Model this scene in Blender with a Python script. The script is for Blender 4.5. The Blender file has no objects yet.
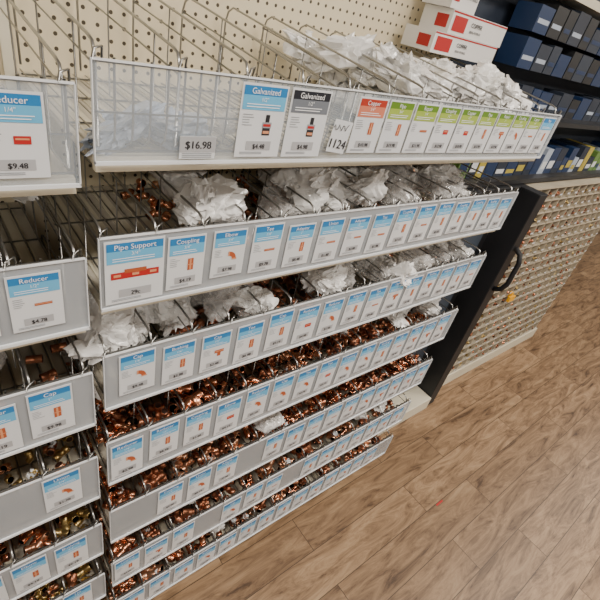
import bpy, bmesh, math, random
import numpy as np
from mathutils import Matrix, Euler, Vector, noise
random.seed(7); rng=np.random.default_rng(7)
CZ=1.86; F=0.62; BACK=1.12
T=[.109,.355,.596,.844,1.11,1.37,1.62]
B=[.232,.483,.730,.985,1.245,1.495,1.745]
XL,XR=.185,1.51
# ---------------------------------------------------------------- materials
def mat(name,col,rough=.5,metal=0,alpha=1,emit=None,es=0,coat=0,trans=0):
    m=bpy.data.materials.new(name);m.use_nodes=True
    b=m.node_tree.nodes['Principled BSDF']
    b.inputs['Base Color'].default_value=(*col,1);b.inputs['Roughness'].default_value=rough
    b.inputs['Metallic'].default_value=metal;b.inputs['Alpha'].default_value=alpha
    b.inputs['Coat Weight'].default_value=coat
    b.inputs['Transmission Weight'].default_value=trans
    if emit: b.inputs['Emission Color'].default_value=(*emit,1);b.inputs['Emission Strength'].default_value=es
    return m
def noisemat(name,c1,c2,scale,rough=.5,metal=0,alpha=1,detail=3,bump=0,coat=0):
    m=mat(name,c1,rough,metal,alpha,coat=coat);nt=m.node_tree;b=nt.nodes['Principled BSDF']
    tc=nt.nodes.new('ShaderNodeTexCoord');n=nt.nodes.new('ShaderNodeTexNoise');n.inputs['Scale'].default_value=scale
    n.inputs['Detail'].default_value=detail
    r=nt.nodes.new('ShaderNodeValToRGB');r.color_ramp.elements[0].color=(*c1,1);r.color_ramp.elements[1].color=(*c2,1)
    r.color_ramp.elements[0].position=.35;r.color_ramp.elements[1].position=.65
    nt.links.new(tc.outputs['Object'],n.inputs['Vector']);nt.links.new(n.outputs['Fac'],r.inputs['Fac']);nt.links.new(r.outputs['Color'],b.inputs['Base Color'])
    if bump:
        bp=nt.nodes.new('ShaderNodeBump');bp.inputs['Strength'].default_value=bump;bp.inputs['Distance'].default_value=.004
        nt.links.new(n.outputs['Fac'],bp.inputs['Height']);nt.links.new(bp.outputs['Normal'],b.inputs['Normal'])
    return m
M={}
M['wire']=mat('zinc_wire',(.38,.38,.37),.28,.9)
M['cream']=noisemat('cream_steel',(.66,.61,.47),(.72,.67,.53),3,.45)
M['deck']=noisemat('deck_steel',(.48,.44,.36),(.56,.52,.43),5,.5)
M['black']=noisemat('black_steel',(.007,.008,.010),(.012,.013,.016),4,.5)
M['navy']=noisemat('navy_panel',(.012,.018,.033),(.02,.03,.05),3,.6)
M['slate']=noisemat('slate_band',(.045,.06,.085),(.06,.08,.11),3,.4)
M['strip']=mat('clear_label_plastic',(.70,.78,.86),.1,0,.22,coat=.5)
M['strip2']=mat('frosted_label_plastic',(.52,.56,.60),.2,0,.52,coat=.6)
M['edge']=mat('plastic_edge',(.78,.81,.84),.2)
M['white']=noisemat('card_white',(.69,.72,.75),(.74,.76,.78),2,.35,coat=.3)
M['blue']=mat('header_blue',(.02,.20,.48),.35)
M['sky']=mat('header_sky',(.13,.45,.72),.35)
M['hblack']=mat('header_black',(.02,.022,.03),.35)
M['hgrey']=mat('header_grey',(.17,.19,.22),.35)
M['hred']=mat('header_red',(.42,.04,.02),.35)
M['hsal']=mat('header_salmon',(.62,.20,.12),.35)
M['hgreen']=mat('header_green',(.12,.24,.02),.35)
M['hlime']=mat('header_lime',(.34,.46,.07),.35)
M['grey']=mat('price_grey',(.42,.43,.45),.4)
M['ink']=mat('ink',(.02,.02,.025),.5)
M['inkw']=mat('ink_white',(.85,.87,.9),.5)
M['inkg']=mat('ink_soft',(.30,.32,.35),.5)
M['pcop']=mat('print_copper',(.44,.10,.035),.4)
M['pcop2']=mat('print_copper_light',(.68,.30,.16),.4)
M['pred']=mat('print_red',(.46,.02,.02),.4)
M['cop1']=noisemat('copper_bright',(.86,.42,.25),(.66,.26,.14),40,.25,.95)
M['cop2']=noisemat('copper_dull',(.52,.22,.12),(.32,.12,.065),40,.38,.85)
M['cop3']=noisemat('copper_orange',(.95,.56,.36),(.76,.36,.20),25,.3,.9)
M['brass']=noisemat('brass',(.60,.44,.18),(.45,.31,.12),30,.3,.9)
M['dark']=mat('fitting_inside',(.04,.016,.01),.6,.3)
M['bag']=noisemat('crinkled_white_bag',(.82,.81,.79),(.93,.92,.90),14,.32,0,.93,bump=.3,coat=.5)
M['clear']=noisemat('crinkled_clear_bag',(.78,.76,.74),(.90,.89,.88),14,.08,0,.30,bump=.3,coat=1)
M['tagy']=mat('yellow_tag',(.85,.42,.01),.5)
M['boxw']=noisemat('white_carton',(.66,.65,.63),(.72,.71,.69),3,.5)
M['boxr']=mat('carton_red',(.40,.012,.012),.5)
M['packb']=mat('blue_pack',(.010,.030,.09),.4)
M['packw']=mat('white_pack',(.40,.46,.56),.35)
M['packg']=mat('green_pack',(.12,.22,.05),.4)
M['packy']=mat('yellow_pack',(.45,.36,.06),.4)
M['glow']=mat('light_diffuser',(1,1,1),.5,emit=(1,.96,.9),es=4)
M['ceil']=noisemat('ceiling_tile',(.6,.6,.58),(.66,.66,.64),60,.8)
M['wall']=noisemat('wall_paint',(.55,.53,.48),(.58,.56,.51),2,.8)
M['drawer']=mat('clear_drawer',(.32,.27,.21),.2,0,.42,coat=.6)
M['dframe']=noisemat('drawer_frame',(.42,.37,.28),(.50,.44,.33),6,.5)
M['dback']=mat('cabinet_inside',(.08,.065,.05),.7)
def peg():
    m=mat('pegboard',(.78,.71,.54),.5);nt=m.node_tree;b=nt.nodes['Principled BSDF']
    tc=nt.nodes.new('ShaderNodeTexCoord');sp=nt.nodes.new('ShaderNodeSeparateXYZ');nt.links.new(tc.outputs['Object'],sp.inputs[0])
    def ma(op,a,bv=None):
        n=nt.nodes.new('ShaderNodeMath');n.operation=op
        for i,v in enumerate((a,bv)):
            if v is None: continue
            if isinstance(v,(int,float)): n.inputs[i].default_value=v
            else: nt.links.new(v,n.inputs[i])
        return n.outputs[0]
    P=.0277
    def cell(o): return ma('SUBTRACT',ma('FRACT',ma('DIVIDE',o,P)),.5)
    x=cell(sp.outputs['X']);z=cell(sp.outputs['Z'])
    d=ma('SQRT',ma('ADD',ma('MULTIPLY',x,x),ma('MULTIPLY',z,z)))
    k=ma('LESS_THAN',d,.15)
    mx=nt.nodes.new('ShaderNodeMix');mx.data_type='RGBA'
    nt.links.new(k,mx.inputs['Factor']);mx.inputs[6].default_value=(.74,.65,.46,1);mx.inputs[7].default_value=(.07,.055,.035,1)
    nt.links.new(mx.outputs[2],b.inputs['Base Color']);return m
M['peg']=peg()
def floormat():
    m=mat('wood_plank_vinyl',(.4,.3,.2),.42);nt=m.node_tree;b=nt.nodes['Principled BSDF']
    tc=nt.nodes.new('ShaderNodeTexCoord')
    br=nt.nodes.new('ShaderNodeTexBrick');br.offset=.37;br.inputs['Scale'].default_value=1
    br.inputs['Brick Width'].default_value=.95;br.inputs['Row Height'].default_value=.155;br.inputs['Mortar Size'].default_value=.0016
    br.inputs['Color1'].default_value=(.0,.0,.0,1);br.inputs['Color2'].default_value=(1,1,1,1);br.inputs['Mortar'].default_value=(.5,.5,.5,1)
    nt.links.new(tc.outputs['Object'],br.inputs['Vector'])
    mp=nt.nodes.new('ShaderNodeMapping');mp.inputs['Scale'].default_value=(2.4,13,1);nt.links.new(tc.outputs['Object'],mp.inputs[0])
    ad=nt.nodes.new('ShaderNodeVectorMath');ad.operation='ADD'
    sc=nt.nodes.new('ShaderNodeVectorMath');sc.operation='SCALE';sc.inputs['Scale'].default_value=9
    nt.links.new(br.outputs['Color'],sc.inputs[0]);nt.links.new(mp.outputs[0],ad.inputs[0]);nt.links.new(sc.outputs[0],ad.inputs[1])
    n=nt.nodes.new('ShaderNodeTexNoise');n.inputs['Scale'].default_value=1.5;n.inputs['Detail'].default_value=9;n.inputs['Roughness'].default_value=.74;n.inputs['Distortion'].default_value=1.1
    nt.links.new(ad.outputs[0],n.inputs['Vector'])
    r=nt.nodes.new('ShaderNodeValToRGB');e=r.color_ramp.elements
    e[0].position=.34;e[0].color=(.075,.040,.020,1);e[1].position=.70;e[1].color=(.47,.325,.19,1)
    x=r.color_ramp.elements.new(.45);x.color=(.22,.135,.073,1);x=r.color_ramp.elements.new(.56);x.color=(.345,.222,.125,1)
    nt.links.new(n.outputs['Fac'],r.inputs['Fac'])
    hs=nt.nodes.new('ShaderNodeMix');hs.data_type='RGBA';hs.blend_type='MULTIPLY';hs.inputs['Factor'].default_value=1
    r2=nt.nodes.new('ShaderNodeValToRGB');r2.color_ramp.elements[0].color=(.76,.74,.72,1);r2.color_ramp.elements[1].color=(1,1,1,1)
    nt.links.new(br.outputs['Color'],r2.inputs['Fac']);nt.links.new(r.outputs['Color'],hs.inputs[6]);nt.links.new(r2.outputs['Color'],hs.inputs[7])
    dk=nt.nodes.new('ShaderNodeMix');dk.data_type='RGBA';nt.links.new(br.outputs['Fac'],dk.inputs['Factor']);nt.links.new(hs.outputs[2],dk.inputs[6]);dk.inputs[7].default_value=(.06,.035,.02,1)
    nt.links.new(dk.outputs[2],b.inputs['Base Color']);return m
M['floor']=floormat()
# ---------------------------------------------------------------- mesh builder
class MB:
    def __init__(s): s.v=[];s.f=[];s.m=[];s.mats=[];s.n=0
    def mi(s,k):
        if k not in s.mats:s.mats.append(k)
        return s.mats.index(k)
    def add(s,v,f,k):
        v=np.asarray(v,float).reshape(-1,3);i=s.mi(k)
        s.v.append(v)
        n=s.n
        for q in f: s.f.append([a+n for a in q])
        s.m+= [i]*len(f); s.n+=len(v)
    def box(s,x0,x1,y0,y1,z0,z1,k):
        v=[(x,y,z) for x in(x0,x1) for y in(y0,y1) for z in(z0,z1)]
        s.add(v,[(0,1,3,2),(4,6,7,5),(0,4,5,1),(2,3,7,6),(0,2,6,4),(1,5,7,3)],k)
    def quad(s,x0,x1,z0,z1,y,k):
        s.add([(x0,y,z0),(x1,y,z0),(x1,y,z1),(x0,y,z1)],[(0,1,2,3)],k)
    def poly(s,pts,k): s.add(pts,[tuple(range(len(pts)))],k)
    def wire(s,p,r,k,n=5):
        p=np.asarray(p,float);N=len(p);vs=[]
        t=np.gradient(p,axis=0) if N>2 else np.array([p[1]-p[0]]*2)
        t/= np.linalg.norm(t,axis=1)[:,None]+1e-9
        ref=np.array([1.,0,0]) if abs(t[0][0])<.8 else np.array([0,0,1.])
        for i in range(N):
            a=np.cross(t[i],ref);a/=np.linalg.norm(a)+1e-9;b=np.cross(t[i],a)
            for j in range(n):
                an=2*math.pi*j/n;vs.append(p[i]+r*(a*math.cos(an)+b*math.sin(an)))
        fs=[(i*n+j,i*n+(j+1)%n,(i+1)*n+(j+1)%n,(i+1)*n+j) for i in range(N-1) for j in range(n)]
        fs+=[tuple(range(n)),tuple((N-1)*n+j for j in range(n))]
        s.add(vs,fs,k)
    def obj(s,name,parent=None,smooth=False,bevel=0):
        me=bpy.data.meshes.new(name);V=np.concatenate(s.v)
        me.from_pydata(V.tolist(),[],s.f)
        for k in s.mats: me.materials.append(M[k])
        me.polygons.foreach_set('material_index',np.array(s.m,dtype=np.int32))
        if smooth: me.polygons.foreach_set('use_smooth',[True]*len(s.f))
        me.update()
        o=bpy.data.objects.new(name,me);bpy.context.collection.objects.link(o)
        if parent:o.parent=parent
        if bevel:
            b=o.modifiers.new('b','BEVEL');b.width=bevel;b.segments=2
        return o
def empty(name,parent=None):
    o=bpy.data.objects.new(name,None);bpy.context.collection.objects.link(o)
    if parent:o.parent=parent
    return o
_tc={}
def textmesh(t):
    if t in _tc: return _tc[t]
    c=bpy.data.curves.new('t','FONT');c.body=t;c.size=1;c.resolution_u=3
    o=bpy.data.objects.new('t',c);bpy.context.collection.objects.link(o)
    dg=bpy.context.evaluated_depsgraph_get();me=bpy.data.meshes.new_from_object(o.evaluated_get(dg))
    v=np.array([tuple(a.co) for a in me.vertices]);f=[tuple(p.vertices) for p in me.polygons]
    bpy.data.objects.remove(o);bpy.data.meshes.remove(me)
    _tc[t]=(v,f);return _tc[t]
def text(mb,t,x,z,h,y,k,maxw=None,bold=False,center=False,rot=0):
    v,f=textmesh(t)
    w=v[:,0].max()-v[:,0].min();s=h
    if maxw and w*s>maxw:s=maxw/w
    lx=(v[:,0]-v[:,0].min())*s;lz=v[:,1]*s
    if center: lx=lx-w*s/2
    for dx in ((0,.04*s) if bold else (0,)):
        ax=lx+dx;a,b=(ax*math.cos(rot)-lz*math.sin(rot),ax*math.sin(rot)+lz*math.cos(rot)) if rot else (ax,lz)
        mb.add(np.stack([x+a,np.full(len(v),y-(.0001 if dx else 0)),z+b],1),f,k)
# ---------------------------------------------------------------- price cards
HD={'blue':('blue','sky'),'black':('hblack','hgrey'),'red':('hred','hsal'),'green':('hgreen','hlime')}
names=['Coupling','Elbow','Tee','Adapter','Cap','Bushing','Union','Reducer']
def picture(mb,kind,cx,cz,s,y):
    c1,c2=('pcop','pcop2') if kind!='valve' else ('ink','pcop')
    if kind=='coupling':
        mb.quad(cx-.32*s,cx+.32*s,cz-.7*s,cz+.7*s,y,c1);mb.quad(cx-.12*s,cx+.08*s,cz-.66*s,cz+.66*s,y-.0003,c2)
        mb.quad(cx-.38*s,cx+.38*s,cz-.08*s,cz+.04*s,y-.0005,'pcop2')
    elif kind=='elbow':
        pts=[]
        for i in range(9):
            a=math.pi/2*i/8;pts.append((cx-.5*s+s*math.cos(a),y,cz-.5*s+s*math.sin(a)))
        for i in range(8,-1,-1):
            a=math.pi/2*i/8;pts.append((cx-.5*s+.45*s*math.cos(a),y,cz-.5*s+.45*s*math.sin(a)))
        mb.poly(pts,c1);mb.quad(cx-.06*s,cx+.6*s,cz-.62*s,cz-.42*s,y-.0004,c2);mb.quad(cx-.62*s,cx-.42*s,cz-.08*s,cz+.56*s,y-.0004,c2)
    elif kind=='tee':
        mb.quad(cx-.7*s,cx+.7*s,cz+.0*s,cz+.5*s,y,c1);mb.quad(cx-.25*s,cx+.25*s,cz-.6*s,cz+.0*s,y,c1);mb.quad(cx-.68*s,cx+.68*s,cz+.22*s,cz+.36*s,y-.0004,c2)
    elif kind=='bar':
        mb.quad(cx-1.0*s,cx+1.0*s,cz-.18*s,cz+.2*s,y,c1);mb.quad(cx-.95*s,cx+.95*s,cz+.0*s,cz+.12*s,y-.0004,c2)
    elif kind=='valve':
        mb.quad(cx-.42*s,cx+.42*s,cz-.9*s,cz-.25*s,y,'ink');mb.quad(cx-.5*s,cx+.5*s,cz-.25*s,cz+.25*s,y,'inkg');mb.quad(cx-.4*s,cx+.4*s,cz-.12*s,cz+.1*s,y-.0003,'pred')
        mb.quad(cx-.22*s,cx+.22*s,cz+.25*s,cz+.9*s,y,'ink');mb.quad(cx-.34*s,cx+.34*s,cz-.75*s,cz-.5*s,y-.0003,'pcop2')
    elif kind=='red':
        mb.quad(cx-.75*s,cx+.75*s,cz-.4*s,cz+.4*s,y,'pred');mb.quad(cx-.6*s,cx+.6*s,cz+.02*s,cz+.2*s,y-.0003,'pcop2')
    elif kind=='strap':
        mb.quad(cx-2.4*s,cx+2.4*s,cz-.5*s,cz+.25*s,y,'pred');mb.quad(cx-1.1*s,cx+1.1*s,cz+.1*s,cz+.55*s,y-.0002,'pcop')
        for q in (-1.8,0,1.8): mb.quad(cx+(q-.35)*s,cx+(q+.35)*s,cz-.25*s,cz+.05*s,y-.0004,'pcop2')
kinds=['coupling','elbow','tee','coupling','bar','elbow','red','coupling']
def card(mb,x,zt,w,h,hdr,kind,title,price,y):
    a,b=HD[hdr]
    mb.box(x,x+w,y,y+.0012,zt-h,zt,'white')
    e=.0006
    mb.quad(x+.003,x+w-.003,zt-.15*h,zt-.03*h,y-e,a);mb.quad(x+.003,x+w-.003,zt-.34*h,zt-.15*h,y-e,b)
    text(mb,title,x+w/2,zt-.13*h,h*.11,y-2*e,'inkw',w*.8,False,True)
    text(mb,random.choice(['1/2"','3/4"','1"','1/4"']),x+w/2,zt-.225*h,h*.075,y-2*e,'inkw',w*.5,False,True)
    for i in range(2): mb.quad(x+.12*w,x+w*random.uniform(.7,.88),zt-(.27+.035*i)*h,zt-(.258+.035*i)*h,y-2*e,'inkw')
    if w>.092: picture(mb,'strap',x+.5*w,zt-.52*h,.17*w,y-e)
    else:
        picture(mb,kind,x+.62*w,zt-.54*h,(.16*h if kind not in('bar','red') else .12*h),y-e)
        for i in range(5): mb.quad(x+.07*w,x+w*random.uniform(.2,.34),zt-(.41+.035*i)*h,zt-(.40+.035*i)*h,y-e,'inkg')
    mb.quad(x+.22*w,x+.78*w,zt-.90*h,zt-.77*h,y-e,'grey')
    text(mb,price,x+w/2,zt-.875*h,h*.095,y-2*e,'ink',w*.4,True,True)
    for i in range(2): mb.quad(x+.1*w,x+.6*w,zt-(.935+.022*i)*h,zt-(.925+.022*i)*h,y-e,'inkg')
# ---------------------------------------------------------------- fittings
def lathe_path(pts,rad,n=9):
    mb=MB();mb.wire(pts,1,'x',n)
    V=np.concatenate(mb.v);P=np.asarray(pts,float)
    for i in range(len(P)): V[i*n:(i+1)*n]=P[i]+(V[i*n:(i+1)*n]-P[i])*rad[i]
    return V,mb.f
def tmpl_coupling():
    x=[-1,-1,-.9,-.1,-.06,.06,.1,.9,1,1];r=[.52,.60,.6,.6,.56,.56,.6,.6,.6,.52]
    return lathe_path([(a+1e-4*i,0,0) for i,a in enumerate(x)],r)
def tmpl_elbow():
    pts=[(-1.0,0,0),(-.98,0,0),(-.45,0,0),(-.42,0,0)];rad=[.42,.5,.5,.43]
    for i in range(1,6):
        a=math.pi/2*i/6;pts.append((-.42+.62*math.sin(a),0,.62-.62*math.cos(a)));rad.append(.43)
    pts+=[(.2,0,.62),(.2,0,.65),(.2,0,1.18),(.2,0,1.2)];rad+=[.43,.5,.5,.42]
    return lathe_path(pts,rad,9)
def tmpl_tee():
    v1,f1=lathe_path([(-1,0,0),(-.98,0,0),(-.4,0,0),(-.37,0,0),(.37,0,0),(.4,0,0),(.98,0,0),(1,0,0)],[.4,.48,.48,.42,.42,.48,.48,.4],8)
    v2,f2=lathe_path([(0,0,0),(0,0,.4),(0,0,.42),(0,0,.9),(0,0,.92)],[.42,.42,.48,.48,.4],8)
    return np.concatenate([v1,v2]),f1+[[a+len(v1) for a in q] for q in f2]
TM=[tmpl_coupling(),tmpl_elbow(),tmpl_tee(),tmpl_coupling(),tmpl_elbow()]
def rrot():
    return np.array(Euler((random.uniform(-.5,.5)+random.choice([0,math.pi/2,math.pi]),random.uniform(-.6,.6),random.uniform(0,6.28))).to_matrix())
def fitting(mb,c,s,ti,k):
    v,f=TM[ti];R=rrot();vv=(v*s)@R.T+np.array(c)
    mb.add(vv,[q for q in f if len(q)<=4],k)
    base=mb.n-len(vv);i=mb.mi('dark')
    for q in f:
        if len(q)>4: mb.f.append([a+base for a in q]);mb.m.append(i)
# ---------------------------------------------------------------- bags (folded / pleated film)
bm=bmesh.new();bmesh.ops.create_icosphere(bm,subdivisions=4,radius=1)
ICV=np.array([tuple(v.co) for v in bm.verts]);ICF=[tuple(v.index for v in f.verts) for f in bm.faces];bm.free()
NG=13
GU,GV=np.meshgrid(np.linspace(-1,1,NG),np.linspace(-1,1,NG),indexing='ij')
GF=[(i*NG+j,(i+1)*NG+j,(i+1)*NG+j+1,i*NG+j+1) for i in range(NG-1) for j in range(NG-1)]
def sheet(mb,c,s,k):
    u=GU.ravel();v=GV.ravel();P=np.stack([u,v,np.zeros_like(u)],1)
    for fr,a in ((.6,.38),(1.1,.24),(2.0,.12),(3.3,.06)):
        an=random.uniform(0,6.28);t=(u*math.cos(an)+v*math.sin(an))*fr+random.random()+.15*np.sin(3*v+fr)
        P[:,2]+=a*(np.abs((t%1)*2-1)*2-1)
    P[:,0]*=1-.35*np.abs(v);P[:,1]*=1-.25*u*u
    R=np.array(Euler((random.uniform(-1.2,1.2),random.uniform(-1.0,1.0),random.uniform(0,6.28))).to_matrix())
    mb.add((P*s)@R.T+np.array(c),GF,k)
def bag(mb,c,s,k,rot=None):
    o=Vector((random.uniform(-50,50),random.uniform(-50,50),random.uniform(-50,50)))
    P=np.sign(ICV)*np.abs(ICV)**.62
    low=np.array([noise.noise(Vector(p)*1.2+o) for p in ICV]);wp=np.array([noise.noise(Vector(p)*2.1+o*1.3) for p in ICV])
    D=.88+.5*low
    for fr,a in ((1.1,.15),(1.7,.12),(2.6,.09),(3.8,.06),(5.5,.04)):
        d=rng.normal(size=3);d/=np.linalg.norm(d);ph=rng.random()*5
        t=(ICV@d)*fr+ph+wp*1.2
        D+=a*(np.abs((t%1)*2-1)*2-1)
    for _ in range(6):
        d=rng.normal(size=3);d/=np.linalg.norm(d);h=rng.uniform(.62,.95)
        q=(P*D[:,None])@d;ex=np.maximum(q-h,0);P=P-np.outer(ex*.8,d)/np.maximum(D[:,None],.3)
    V=P*D[:,None]*np.array(s)
    R=np.array(Euler(rot or (random.uniform(-.5,.5),random.uniform(-.5,.5),random.uniform(-1.2,1.2))).to_matrix())
    mb.add(V@R.T+np.array(c),ICF,k)
    for _ in range(2):
        sheet(mb,(c[0]+random.uniform(-.6,.6)*s[0],c[1]+random.uniform(-.6,.6)*s[1],c[2]+s[2]*random.uniform(.2,.7)),s[0]*random.uniform(.4,.7),k)
# ---------------------------------------------------------------- shelf rows
def build_row(gon,i,x0,x1,dz,cards,content,frost='strip2',tooth=False):
    zt=CZ-T[i]+dz; zb=CZ-B[i]+dz
    root=empty('wire_bin_shelf',gon)
    w=MB()
    d=MB();d.box(x0,x1,F+.02,BACK-.005,zb-.012,zb-.002,'deck')
    nx=int((x1-x0)/.05)
    for j in range(nx): d.box(x0+.02+j*.05,x0+.045+j*.05,F+.05,BACK-.02,zb-.002,zb+.001,'cream')
    d.box(x0,x1,F+.006,F+.02,zb-.02,zb+.002,'cream')
    d.obj('shelf_deck',root)
    w.wire([(x0,F+.006,zt),(x1,F+.006,zt)],.0026,'wire');w.wire([(x0,F+.006,zb+.01),(x1,F+.006,zb+.01)],.002,'wire')
    w.wire([(x0,F+.006,(zt+zb)/2),(x1,F+.006,(zt+zb)/2)],.0016,'wire')
    n=int((x1-x0)/.0245)
    for j in range(n+1):
        x=x0+.004+(x1-x0-.008)*j/n
        w.wire([(x,F+.01,zt+.004),(x,F+.01,zb+.045),(x,F+.014,zb+.022),(x,F+.03,zb+.01),(x,F+.06,zb+.006),(x,BACK-.02,zb+.006)],.0018,'wire',4)
    for y in (F+.15,F+.3,F+.45): w.wire([(x0,y,zb+.004),(x1,y,zb+.004)],.002,'wire')
    nd=int(round((x1-x0)/(.087 if i else .11)))
    for j in range(nd+1):
        x=x0+.006+(x1-x0-.012)*j/nd
        ztop=zt+(.022 if i==0 else .012);yb=BACK-.02
        hb=ztop+(.045 if i==0 else .0)
        w.wire([(x,F+.012,zb+.015),(x,F+.012,ztop-.02),(x,F+.02,ztop-.004),(x,F+.035,ztop),(x,(F+yb)/2,(ztop+hb)/2),(x,yb-.03,hb),(x,yb-.01,hb-.01),(x,yb,hb-.03),(x,yb,zb+.015)],.0024,'wire')
        w.wire([(x,F+.014,ztop-.03),(x,yb,hb-.03)],.0018,'wire',4)
        for y in np.arange(F+.1,yb,.1 if i else .2): w.wire([(x,y,zb+.01),(x,y,ztop+(hb-ztop)*(y-F)/(yb-F))],.0015,'wire',4)
        w.wire([(x-.008,F-.003,zt+.002),(x-.006,F-.004,zt+.014),(x+.006,F+.004,zt+.016),(x+.008,F+.012,zt+.0)],.0017,'wire',4)
    if tooth:
        m=int((x1-x0)/.0075);pts=[]
        for j in range(m): pts.append((x0+.0075*j,F+(.007 if j%2 else -.001),zt+(.005 if j%2 else -.001)))
        w.wire(pts,.0011,'wire',4)
    w.obj('wire_frame',root,True)
    s=MB();s.box(x0-.004,x1+.004,F-.002,F,zb-.004,zt+.002,frost)
    s.box(x0-.004,x1+.004,F-.006,F-.002,zb-.006,zb-.001,'edge')
    s.box(x0-.004,x1+.004,F-.004,F,zt+.001,zt+.0035,'edge')
    for xx in (x0-.004,x1+.003): s.box(xx,xx+.0012,F-.006,F,zb-.004,zt+.002,'edge')
    s.obj('label_strip',root)
    c=MB();cards(c,zt,zb);c.obj('price_cards',root)
    cop=MB();bg=MB()
    content(cop,bg,zt,zb)
    if cop.n: cop.obj('copper_fittings_pile',None,True)
    if bg.n: bg.obj('plastic_bag_pile',None,False)
    return root
def std_cards(x0,x1,first=0,skip=.0,off=0.0):
    def f(c,zt,zb):
        x=x0+off+.004;h=(zt-zb)*.84
        if first:
            card(c,x,zt-.004,first,(zt-zb)*.93,'blue','x','Pipe Support','29c',F-.0045);x+=first+.006
        while x+.074<x1:
            if random.random()>=skip:
                card(c,x,zt-random.uniform(.004,.016),.071,h*random.choice([1,1,.93]),'blue',random.choice(kinds),random.choice(names),'$%d.%02d'%(random.randint(1,9),random.choice([19,48,98,78])),F-.0045)
            x+=.0868
    return f
def row1_cards(c,zt,zb):
    y=F-.0045;h=(zt-zb)
    c.box(.302,.362,y,y+.001,zb+.002,zb+.036,'white');c.quad(.302,.362,zb+.012,zb+.036,y-.0004,'grey')
    text(c,'$16.98',.332,zb+.018,.016,y-.0008,'ink',.05,True,True)
    for k in range(3): c.quad(.306,.356,zb+.004+k*.0028,zb+.0052+k*.0028,y-.0006,'inkg')
    card(c,.398,zt-.004,.088,h*.93,'blue','valve','Galvanized','$4.48',y)
    card(c,.494,zt-.004,.088,h*.93,'black','valve','Galvanized','$4.98',y)
    x=.655;pal=['red','green','green','green','green','green','green','green','green','blue']
    ks=['coupling','coupling','bar','red','red','coupling','tee','elbow','bar','coupling']
    for j in range(10):
        card(c,x,zt-.006,.08,h*.86,pal[j],ks[j],['Copper','Pipe','Repair','Coupling'][j%4],'$%d.98'%random.randint(3,19),y);x+=.0868
    a=-.12
    px=np.array([(-.024,-.032),(.024,-.032),(.024,.028),(-.024,.028)])
    R=np.array([[math.cos(a),-math.sin(a)],[math.sin(a),math.cos(a)]]);p=px@R.T+np.array([.622,zb+.045])
    c.add([(q[0],y-.004,q[1]) for q in p],[(0,1,2,3)],'white')
    text(c,'1124',.6195,zb+.022,.026,y-.005,'ink',.042,True,True,a)
    c.wire([(.60+.0035*k,y-.005,zb+.060+.006*math.sin(k*1.9)) for k in range(12)],.0007,'ink',4)
def pile(x0,x1,nper,kfun,size=(.014,.02),ymax=.40,fill=.75,skipf=0):
    def f(cop,zt,zb):
        nb=int(round((x1-x0)/.087));bw=(x1-x0)/nb
        for b in range(nb):
            if random.random()<skipf: continue
            ti=random.randint(0,4);s=random.uniform(*size);k=kfun();fl=min(1.0,fill*random.uniform(.6,1.15))
            cnt=int(nper*(.017/s)**1.6*fl/fill)
            for q in range(cnt):
                y=F+.03+ymax*random.random()**1.15;u=(y-F)/ymax
                hh=(zt-zb)*fl*(1-.25*abs(u-.4)*2)
                z=zb+.016+ (hh-.016)*random.random()**.45
                x=x0+bw*b+random.uniform(.5*s+.006,bw-.5*s-.006)
                kk=k if random.random()<.75 else random.choice(['cop1','cop2','cop3'])
                fitting(cop,(x,y,z),s,ti,kk)
                if random.random()<.05: sheet(cop,(x,y,z+s*.6),.011,'white')
    return f
def content(piles,bags):
    def f(cop,bg,zt,zb):
        for p in piles:p(cop,zt,zb)
        for (x,y,z,sx,sy,sz,k) in bags: bag(bg,(x,F+y,zt+z),(sx,sy,sz),k)
    return f
def rb(n,xa,xb,ya,yb,za,zb_,s=.042,k=None):
    out=[]
    for _ in range(n):
        q=s*random.uniform(.75,1.2)
        out.append((random.uniform(xa,xb),random.uniform(ya,yb),random.uniform(za,zb_),q,q*random.uniform(1.0,1.5),q*random.uniform(.6,.9),k or random.choice(['bag','bag','clear'])))
    return out
ck=lambda:random.choice(['cop1','cop1','cop2','cop2','cop3'])
H0,H1=XL,XR
G=empty('gondola_shelving')
build_row(G,0,H0,1.535,0,row1_cards,content([],rb(28,.84,1.34,.16,.40,-.07,.028,.055,'bag')+rb(14,1.2,1.48,.10,.34,-.04,.025,.052,'bag')
   +[(.25,.07,-.10,.035,.09,.02,'packw'),(.34,.07,-.10,.035,.09,.02,'packw'),(.43,.10,-.10,.035,.09,.02,'clear')]),frost='strip')
build_row(G,1,H0,H1,0,std_cards(H0,H1,first=.098),content([pile(H0+.08,H1,16,ck,(.016,.024),fill=.5,skipf=.3)],
   rb(5,.36,.43,.08,.3,-.03,.025,.045,'bag')+rb(4,.43,.60,.05,.16,-.05,.0,.04,'clear')+rb(12,.66,.88,.05,.3,-.04,.022,.046,'bag')+rb(20,.95,1.45,.05,.35,-.04,.02,.044)),frost='strip2')
build_row(G,2,H0,H1,0,std_cards(H0,H1,off=.02),content([pile(H0,H1,28,ck,(.016,.024),fill=.65,skipf=.15)],
   rb(6,.2,.27,.05,.25,-.04,.015,.045,'bag')+rb(7,.31,.40,.05,.32,-.04,.025,.045,'bag')+rb(9,.42,.58,.05,.32,-.04,.015,.045,'clear')+rb(3,.5,.58,.05,.22,-.03,.02,.038,'bag')+rb(13,.68,.95,.04,.3,-.035,.012,.044)+rb(18,.98,1.45,.04,.3,-.035,.012,.04)),frost='strip2',tooth=True)
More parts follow.
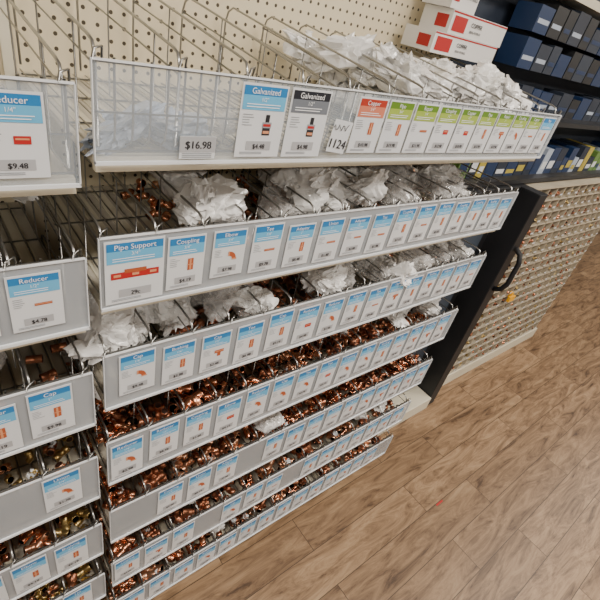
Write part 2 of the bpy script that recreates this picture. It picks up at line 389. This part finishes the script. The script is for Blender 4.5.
build_row(G,3,H0,H1,0,std_cards(H0,H1,off=.0),content([pile(H0,H1,100,ck,(.014,.023),fill=.9)],
   rb(3,.2,.26,.2,.33,-.03,.005,.04,'bag')+rb(4,.42,.55,.08,.22,-.02,.012,.036,'clear')+rb(7,.85,1.1,.04,.3,-.02,.012,.038)+rb(10,1.15,1.45,.04,.3,-.02,.012,.034)),frost='strip2',tooth=True)
build_row(G,4,H0,H1,0,std_cards(H0,H1,off=.03,skip=.12),content([pile(H0,H1,92,ck,(.015,.026),fill=.88)],
   rb(4,.5,.8,.05,.3,-.02,.008,.035)+rb(7,.95,1.45,.05,.3,-.02,.01,.034)),frost='strip2',tooth=True)
build_row(G,5,H0,H1,0,std_cards(H0,H1,off=.0,skip=.12),content([pile(H0,H1,82,ck,(.016,.027),fill=.86)],
   rb(8,.4,1.4,.05,.3,-.02,.008,.034)),frost='strip2',tooth=True)
build_row(G,6,H0,H1,0,std_cards(H0,H1,off=.02,skip=.12),content([pile(H0,H1,78,ck,(.016,.028),fill=.86)],
   rb(8,.4,1.4,.05,.3,-.02,.008,.034)),frost='strip2',tooth=True)
L0,L1=-1.06,.158
bk=lambda:random.choice(['brass','brass','cop1','cop2'])
for i in range(7):
    build_row(G,i,L0,L1,-.03,std_cards(L1-.0868*13-.02,L1,off=.0,skip=.1),
       content([pile(L1-.087*6,L1,(0,0,8,40,60,60,60)[i],bk,fill=.8)],rb(8,-.5,.12,.1,.4,-.03,.01,.046) if i in(1,2,3) else []),frost='strip' if i==0 else 'strip2',tooth=i>2)
p=MB();p.box(-1.1,1.605,BACK,BACK+.02,.1,2.35,'peg');p.obj('pegboard_panel',G)
b=MB()
for x in (L0-.02,.163,1.545): b.box(x,x+.018,BACK-.012,BACK,.1,2.35,'cream')
b.box(-1.1,1.57,.76,BACK,0,.085,'cream')
b.box(-1.1,1.57,.75,.76,0,.095,'cream')
b.obj('base_and_uprights',G)
# ---------------------------------------------------------------- black display panel
k=empty('black_display_frame');b=MB()
zt=CZ-.465;PX=2.195
b.box(1.60,PX,.90,.93,.10,zt,'black');b.box(1.60,1.74,.84,.90,.10,zt,'black');b.box(PX-.085,PX-.005,.76,.93,.0,zt,'black')
b.box(1.74,PX-.08,.86,.90,zt-.08,zt,'black');b.box(1.84,2.02,.880,.90,.14,zt-.1,'slate')
b.box(1.74,PX-.08,.86,.90,.10,.16,'black')
b.box(1.58,PX-.09,.75,.93,0,.09,'cream')
b.obj('frame',k,bevel=.004)
h=MB();hx=PX-.045;h.wire([(hx,.76,CZ-.74),(hx,.725,CZ-.76),(hx,.71,CZ-.80),(hx,.71,CZ-.92),(hx,.725,CZ-.96),(hx,.76,CZ-.98)],.013,'black',8);h.obj('handle',k,True)
# ---------------------------------------------------------------- drawer cabinet
k=empty('small_parts_drawer_cabinet')
X0,X1=PX,3.7;y0=.836
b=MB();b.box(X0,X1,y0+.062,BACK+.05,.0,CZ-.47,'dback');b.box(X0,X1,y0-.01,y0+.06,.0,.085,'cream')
px,pz=.098,.072;nc=int((X1-X0)/px);nr=int((CZ-.47-.09)/pz)
for c in range(nc+1): b.box(X0+c*px,X0+c*px+.006,y0,y0+.06,.085,.085+nr*pz,'dframe')
for r in range(nr+1): b.box(X0,X0+nc*px+.006,y0,y0+.06,.085+r*pz,.085+r*pz+.006,'dframe')
b.box(X0,X1,y0-.004,y0+.06,.085+nr*pz,CZ-.47,'dframe')
b.obj('cabinet_body',k)
d=MB()
for c in range(nc):
    for r in range(nr):
        x=X0+c*px+.010;z=.085+r*pz+.010
        d.add([(x,y0-.010,z+.032),(x+px-.014,y0-.010,z+.032),(x+px-.014,y0+.008,z),(x,y0+.008,z)],[(0,3,2,1)],'drawer')
        d.box(x+.025,x+.055,y0-.0115,y0-.0105,z+.022,z+.031,'white')
d.obj('clear_drawers',k)
f=MB()
for c in range(nc):
    for r in range(nr):
        kk=random.choice(['cop1','cop2','brass','cop2'])
        for q in range(6): fitting(f,(X0+c*px+random.uniform(.025,.075),y0+random.uniform(.012,.045),.085+r*pz+random.uniform(.018,.04)),.014,random.randint(0,4),kk)
f.obj('drawer_contents',k,True)
t=MB();t.box(2.62,2.69,y0-.03,y0-.014,CZ-1.22,CZ-1.185,'tagy');t.box(2.645,2.66,y0-.02,y0-.0,CZ-1.20,CZ-1.16,'tagy');t.obj('yellow_tag',k)
# ---------------------------------------------------------------- next section upper shelves
k=empty('dark_shelving_unit');b=MB()
b.box(1.61,3.7,BACK+.0,BACK+.02,CZ-.45,2.5,'navy')
for z in (CZ-.18,CZ-.44): b.box(1.61,3.7,.88,BACK,z-.02,z,'black')
b.box(1.61,3.7,1.0,BACK,CZ+.24,CZ+.27,'cream')
b.box(3.68,3.7,.84,BACK,CZ-.45,2.5,'navy')
b.obj('shelves',k)
pk=MB()
x=1.64
while x<3.6:
    w=random.uniform(.05,.09);hh=random.uniform(.06,.14);kk=random.choice(['packg','packy','packb','packb','packw','navy'])
    pk.box(x,x+w,.93,1.08,CZ-.44,CZ-.44+hh,kk);pk.quad(x+.008,x+w-.008,CZ-.44+hh*.2,CZ-.44+hh*.5,.929,random.choice(['white','packy','packb']))
    x+=w+.006
x=1.66
while x<3.6:
    w=random.uniform(.07,.12)
    for z in (CZ-.18,CZ-.02,CZ+.1):
        if z>CZ-.1 and x<1.76: continue
        pk.box(x,x+w,.98,1.08,z,z+random.uniform(.08,.115),random.choice(['packb','navy','navy','black','packb']))
        pk.quad(x+.01,x+w-.01,z+.03,z+.045,.979,random.choice(['packw','packb','packb']))
    x+=w+.01
pk.obj('blue_packages',k)
def carton(x0,x1,ya,yb,z0,z1):
    b=MB();b.box(x0,x1,ya,yb,z0,z1,'boxw')
    h=z1-z0;w=x1-x0
    b.quad(x0+.04*w,x0+.26*w,z0+.15*h,z0+.8*h,ya-.001,'boxr');b.quad(x0+.0*w,x0+w,z1-.10*h,z1-.03*h,ya-.001,'boxr')
    text(b,'COPPER',x0+.34*w,z0+.5*h,h*.28,ya-.002,'ink',w*.6,True);text(b,'PRESS FITTINGS',x0+.34*w,z0+.25*h,h*.15,ya-.002,'ink',w*.6,True)
    xe=x0-.001;d=yb-ya
    b.add([(xe,ya+.1*d,z0+.2*h),(xe,ya+.1*d,z0+.75*h),(xe,ya+.5*d,z0+.75*h),(xe,ya+.5*d,z0+.2*h)],[(0,1,2,3)],'boxr')
    b.obj('cardboard_carton',None,bevel=.002)
carton(1.26,1.62,.96,1.08,CZ-.035,CZ+.022);carton(1.32,1.64,.965,1.08,CZ+.023,CZ+.085);carton(1.30,1.43,.97,1.08,CZ+.086,CZ+.21)
# ---------------------------------------------------------------- room
b=MB();b.box(-5,9,-5,4,-.05,0,'floor');b.obj('floor')
b=MB();b.box(-5,9,-5,4,3.3,3.35,'ceil');b.obj('ceiling')
b=MB();b.box(-5,9,4,4.1,0,3.3,'wall');b.obj('wall_back')
b=MB();b.box(9,9.1,-5,4,0,3.3,'wall');b.obj('wall_right')
b=MB();b.box(1.62,1.67,.30,.308,0,.002,'pred');b.obj('red_floor_scrap')
for y in (-.6,-3.2):
  for x in (-2.0,.6,3.2,5.8):
    b=MB();b.box(x,x+1.4,y,y+.3,3.25,3.299,'glow');b.obj('ceiling_light')
    l=bpy.data.lights.new('troffer','AREA');l.shape='RECTANGLE';l.size=1.4;l.size_y=.3;l.energy=50;l.color=(1,.92,.82)
    o=bpy.data.objects.new('troffer_lamp',l);o.location=(x+.7,y+.15,3.23);bpy.context.collection.objects.link(o)
w=bpy.data.worlds.new('w');bpy.context.scene.world=w;w.use_nodes=True
w.node_tree.nodes['Background'].inputs[0].default_value=(1,.94,.87,1);w.node_tree.nodes['Background'].inputs[1].default_value=.22
# ---------------------------------------------------------------- camera
cd=bpy.data.cameras.new('camera');cd.sensor_width=36;cd.lens=439.8/600*36;cd.clip_start=.02
cam=bpy.data.objects.new('camera',cd);cam.rotation_euler=(0.9774,-0.2158,-0.6578);cam.location=(0,0,CZ)
bpy.context.collection.objects.link(cam);bpy.context.scene.camera=cam
